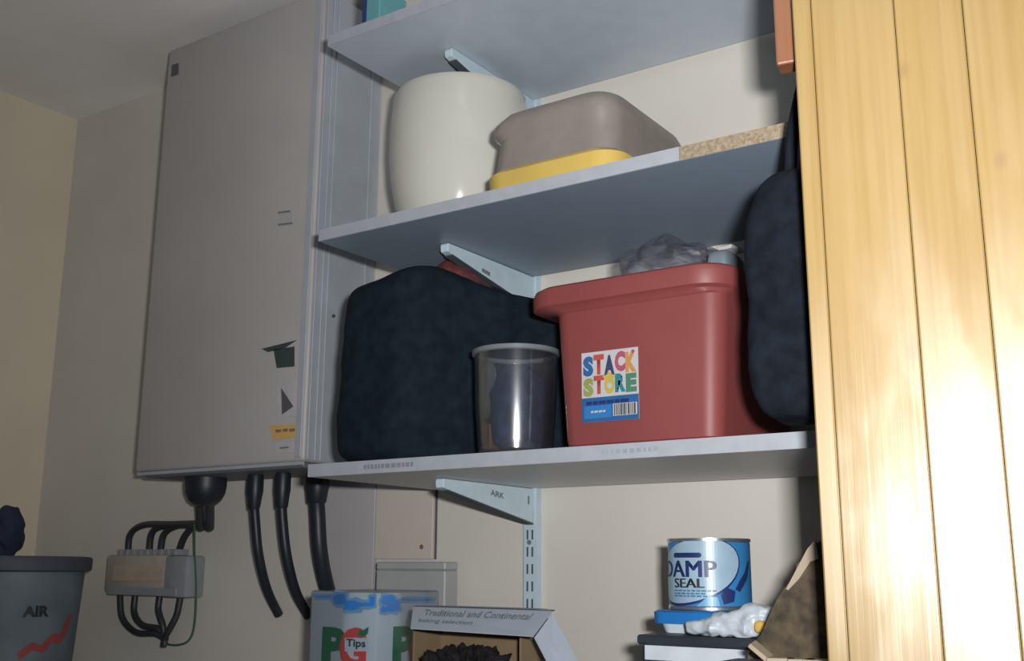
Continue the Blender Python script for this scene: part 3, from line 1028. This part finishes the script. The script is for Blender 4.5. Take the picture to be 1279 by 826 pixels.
f0, f1 = Vector((cx0, -.3005, cz - .0005)), Vector((cx1, -.3005, cz - .0005))
g0, g1 = at(513, 786, -.345), at(666, 796, -.345)
fl = sheet('flap', (g0, g1, f1, f0), .0015, M['card_white'], ca)
fl['label'] = 'white flap with faint lettering'
fd = (g0 - f0)
fx = (f1 - f0)
fn_ = fx.cross(fd).normalized()
if fn_.z < 0:
    fn_ = -fn_


def flap_text(body, s0, s1, t0, t1):
    b = fit(text_bm(body, .012, .15), 0, 1, 0, 1)
    for v in b.verts:
        s = s0 + (s1 - s0) * v.co.x
        tt = t1 + (t0 - t1) * v.co.y
        v.co = f0 + fx * s + (fd * (1 - s) + (g1 - f1) * s) * tt + fn_ * .0022
    obj('lettering', b, M['print'], fl)


flap_text('Traditional and Continental', .10, .90, .14, .42)
flap_text('baking selection', .06, .50, .56, .78)
sheet('edge_tape', (f0 + Vector((0, -.001, .0006)), f1 + Vector((0, -.001, .0006)), f1 + Vector((0, .006, .0010)), f0 + Vector((0, .006, .0010))), .0012, M['slot'], ca)
# side flap, folded out and down
h0, h1 = at(690, 769, -.3005), at(667, 797, -.340)
h2, h3 = at(692, 845, -.335), at(724, 832, -.2995)
sheet('flap', (h1, h2, h3, Vector((cx1 + .0005, -.3020, cz - .002))), .0012, M['card_white'], ca)
random.seed(7)


def tuft(q, u):
    n = abs(mnoise.noise(q * 90)) + .6 * abs(mnoise.noise(q * 190))
    return q + u * n * .016


tag(obj('duster', soft(.262, -.326, 1.278, .068, .014, .080, 2.6, 44, 0, 1, 0, tuft, ZW + .0008), M['fluff'], loc=(.268, -.326, ZW)), 'dark tufted bundle under the flap of the open carton', 'duster')

# black box with pale stripe, blue-lidded tub, paint tin
bx_ = thing('box', 'black box with a pale stripe under the paint tin', 'box', (.54, -.22, ZW))
ZB = 1.3835
obj('body', box(.470, .606, -.300, -.115, ZW + .0005, ZB - .010, .002, 1), M['black_box'], bx_)
obj('lid', box(.466, .610, -.304, -.112, ZB - .0098, ZB, .002, 1), M['black_box'], bx_)
obj('stripe', box(.474, .604, -.3010, -.3003, ZB - .025, ZB - .0105), M['stripe'], bx_)
obj('lower_panel', box(.474, .604, -.3010, -.3003, ZW + .01, ZB - .030), M['crate'], bx_)

bt = thing('tub', 'small white tub with bright blue lid beneath the paint tin', 'tub', (.51, -.2, ZB))
obj('body', loft([(ZB + .0003, .473, .553, -.258, -.158, .012), (ZB + .010, .470, .556, -.262, -.154, .014)]), M['tub_white'], bt, smooth=True)
obj('lid', loft([(ZB + .0102, .464, .561, -.267, -.149, .014), (ZB + .0220, .463, .562, -.268, -.148, .015), (ZB + .0240, .466, .559, -.265, -.151, .014)]), M['tub_blue'], bt, smooth=True)

px_, py_, pr_ = .5070, -.205, .0452
zt0 = ZB + .0245
zt1 = 1.4842
tn = thing('paint_tin', 'small blue paint tin lettered DAMP SEAL on the blue-lidded tub', 'paint tin', (px_, py_, zt0))
obj('can', lathe([(0, zt0), (pr_ + .0008, zt0), (pr_ + .0010, zt0 + .003), (pr_, zt0 + .004), (pr_, zt1 - .004), (pr_ + .0012, zt1 - .003), (pr_ + .0012, zt1), (pr_ - .003, zt1), (pr_ - .003, zt1 - .004), (0, zt1 - .004)], px_, py_, 64), M['tin'], tn, smooth=True)
obj('lid', lathe([(pr_ - .0035, zt1 - .0035), (pr_ - .006, zt1 - .001), (pr_ - .010, zt1 - .001), (pr_ - .012, zt1 - .0032), (0, zt1 - .0032)], px_, py_, 48), M['tin'], tn, smooth=True)
obj('label', lathe([(pr_ + .0002, zt0 + .0045), (pr_ + .0003, zt0 + .0046), (pr_ + .0003, zt1 - .0046), (pr_ + .0002, zt1 - .0045)], px_, py_, 64), M['tin_blue'], tn, smooth=True)
view = math.atan2(CAM.y - py_, CAM.x - px_)       # the label faces about here


def wrap(b, layer):
    """b in (u along the can in metres from the facing line, v height above base)"""
    r = pr_ + .0005 + .0003 * layer
    for v in b.verts:
        an = view + v.co.x / pr_
        v.co = Vector((px_ + r * math.cos(an), py_ + r * math.sin(an), zt0 + v.co.y))
    return b


def blob(pts, layer, m, name='print'):
    """polygon, cut into fine vertical strips so that it follows the can"""
    b = bmesh.new()
    b.faces.new([b.verts.new((x, y, 0)) for x, y in pts])
    x = min(p[0] for p in pts)
    x1 = max(p[0] for p in pts)
    while x < x1:
        x += .003
        bmesh.ops.bisect_plane(b, geom=list(b.verts) + list(b.edges) + list(b.faces), plane_co=(x, 0, 0), plane_no=(1, 0, 0))
    return obj(name, wrap(b, layer), m, tn)


H = zt1 - zt0
el = []
for k in range(40):
    an = 2 * math.pi * k / 40
    el.append((-.022 + .056 * math.cos(an) * (1 + .0), H * .54 + .033 * math.sin(an) + .010 * math.cos(an)))
blob([(x * 1.03 + .001, (y - H * .54) * 1.05 + H * .54 - .001) for x, y in el], 0, M['label_navy'], 'oval_edge')
blob(el, 1, M['tin_pale'], 'oval')


def tin_text(body, u0, u1, v0, v1, m, layer=2, heavy=.0005):
    # three overlaid copies, a hair apart, make the strokes heavy
    for k in (-1, 0, 1):
        b = fit(text_bm(body), u0 + k * heavy, u1 + k * heavy, v0, v1)
        x = u0 - heavy
        while x < u1:
            x += .002
            bmesh.ops.bisect_plane(b, geom=list(b.verts) + list(b.edges) + list(b.faces), plane_co=(x, 0, 0), plane_no=(1, 0, 0))
        bmesh.ops.triangulate(b, faces=b.faces)
        bm = b if k == -1 else join(bm, b)
    obj('lettering', wrap(bm, layer), m, tn)


tin_text('DAMP', -.064, .007, H * .455, H * .685, M['label_navy'], 2, .0009)
tin_text('SEAL', -.043, -.006, H * .305, H * .435, M['i_black'], 2, .0007)
blob(rrect(-.044, -.008, H * .725, H * .795, .003), 2, M['label_navy'], 'pill')
for k, (u0, u1, v) in enumerate(((-.044, .004, .255), (-.044, -.006, .215), (-.044, .002, .180))):
    b = bmesh.new()
    u = u0
    random.seed(k)
    while u < u1:
        d = random.uniform(.003, .006)
        join(b, wrap(fit(box(0, 1, 0, 1, 0, .0001), u, u + d, H * v, H * v + .0016), 2))
        u += d + .0012
    obj('small_print', b, M['tin_mid'], tn)
blob([(.014, .006), (.026, .009), (.028, .020), (.018, .024), (.011, .016)], 2, M['label_navy'], 'brush')
blob([(.028, .022), (.034, .019), (.048, .034), (.054, .052), (.050, .052), (.043, .040), (.034, .031)], 2, M['label_navy'], 'brush')
blob([(-.015, .004), (.010, .004), (.008, .013), (-.002, .015)], 2, M['tin_mid'], 'brush')

wb = thing('plastic_bag', 'crumpled white plastic bag in front of the paint tin', 'plastic bag', (.565, -.282, ZB))


def heap(q, u):
    s = (q.x - .53) / .075
    q.z = ZB + (q.z - ZB) * (.45 + .55 * min(1, max(0, s * 1.3)))
    return q


obj('body', soft(.5640, -.2850, ZB + .0165, .047, .014, .018, 3, 28, .0060, 60, 3, heap, ZB + .0006), M['white_bag'], wb, smooth=True)
obj('print', soft(.6015, -.2985, ZB + .012, .006, .004, .006, 3, 6), M['ochre'], wb, smooth=True)

# the mottled sheet beside the door and the scraps in front of it
ms = thing('sheet', 'mottled brown ragged sheet leaning beside the edge of the door', 'sheet', (.68, -.36, ZW))
random.seed(12)
edge = []
A, B = Vector((.606, 1.360)), Vector((.676, 1.470))
for k in range(15):
    q = A.lerp(B, k / 14)
    edge.append((q.x + random.uniform(-.002, .002), q.y + random.uniform(-.002, .002)))
poly = edge + [(.690, 1.478), (.730, 1.476), (.730, ZW + .001), (.600, ZW + .001)]
obj('body', prism(poly, 'Y', -.362, -.345), M['mottle'], ms)
tip = [(.654, 1.4335), (.676, 1.4695), (.684, 1.478), (.686, 1.461), (.678, 1.458), (.667, 1.443), (.656, 1.4325)]
o = obj('torn_edge', prism(tip, 'Y', -.3645, -.3622), M['torn'], ms)
o['label'] = 'pale torn top edge'
kb = tag(obj('crate', box(.612, .725, -.455, -.385, ZW + .0005, 1.372, .003, 2), M['black_box'], loc=(.67, -.42, ZW)), 'dark crate under the pale scraps beside the door', 'crate')
random.seed(5)
for (px, py, dx, dz, an), lab in zip(((950, 812, .010, .010, -40), (975, 818, .012, .004, 10), (1000, 812, .012, .004, 12), (1020, 816, .010, .003, 2)),
                                    ('pale scrap tilted at the left end of the dark crate', 'pale flat scrap second from the left on the dark crate', 'pale flat scrap third from the left on the dark crate', 'pale scrap nearest the door on the dark crate')):
    q = at(px, py, -.41)
    h = .006 if dz < .008 else .010
    b = box(-dx, dx, -.010, .010, -.002, .002, .0006, 1)
    bmesh.ops.rotate(b, verts=b.verts, cent=(0, 0, 0), matrix=Matrix.Rotation(R(-an if abs(an) > 20 else 0), 3, 'Y') @ Matrix.Rotation(R(an * 2), 3, 'Z'))
    zmin = min(v.co.z for v in b.verts)
    bmesh.ops.translate(b, verts=b.verts, vec=(q.x, -.41, 1.3722 - zmin))
    tag(obj('scrap', b, M['torn'], loc=(q.x, -.41, 1.3722)), lab, 'scrap', 'pale scraps beside the door')

# slate tub in the lower left corner with a blue cloth on it
lx, ly = -.862, -.20
vl = math.atan2(CAM.y - ly, CAM.x - lx)
lt = thing('tub', 'slate blue lidded round tub in the lower left corner of the photo', 'tub', (lx, ly, ZW))
obj('body', lathe([(0, ZW + .0005), (.105, ZW + .0005), (.108, ZW + .004), (.121, 1.440), (0, 1.440)], lx, ly, 64), M['crate'], lt, smooth=True)
obj('lid', lathe([(0, 1.4402), (.126, 1.4402), (.132, 1.443), (.133, 1.462), (.130, 1.4665), (.120, 1.4675), (0, 1.4675)], lx, ly, 64), M['crate_lid'], lt, smooth=True)


def on_tub(b, off):
    '''u along the tub from the line facing the camera, v height; cut fine and laid on the wall of the tub'''
    for v in b.verts:
        rr = .108 + (.121 - .108) * (v.co.y - 1.204) / .236 + off
        an = vl + v.co.x / rr
        v.co = Vector((lx + rr * math.cos(an), ly + rr * math.sin(an), v.co.y))
    return b


obj('lettering', on_tub(fit(text_bm('AIR', .05), .020, .066, 1.364, 1.383), .0012), M['i_black'], lt)
zz = [(x_ + .028, z_ - .030) for x_, z_ in ((-.010, 1.335), (.012, 1.352), (.030, 1.346), (.050, 1.366), (.066, 1.362), (.085, 1.396), (.094, 1.396), (.084, 1.364), (.068, 1.345), (.050, 1.350), (.034, 1.332), (.014, 1.338), (-.006, 1.322))]
b = bmesh.new()
b.faces.new([b.verts.new((x, y, 0)) for x, y in zz])
x = .018
while x < .122:
    bmesh.ops.bisect_plane(b, geom=list(b.verts) + list(b.edges) + list(b.faces), plane_co=(x, 0, 0), plane_no=(1, 0, 0))
    x += .008
obj('print', on_tub(b, .0010), M['crate_red'], lt)
q = at(12, 655, -.15)
tag(obj('cloth', soft(q.x - .006, -.15, 1.515, .030, .028, .048, 2.6, 16, .010, 30, 9, None, 1.4682), M['blue_cloth'], loc=(q.x, -.15, 1.468), smooth=True), 'dark blue bundled cloth on the lid of the slate tub', 'cloth')
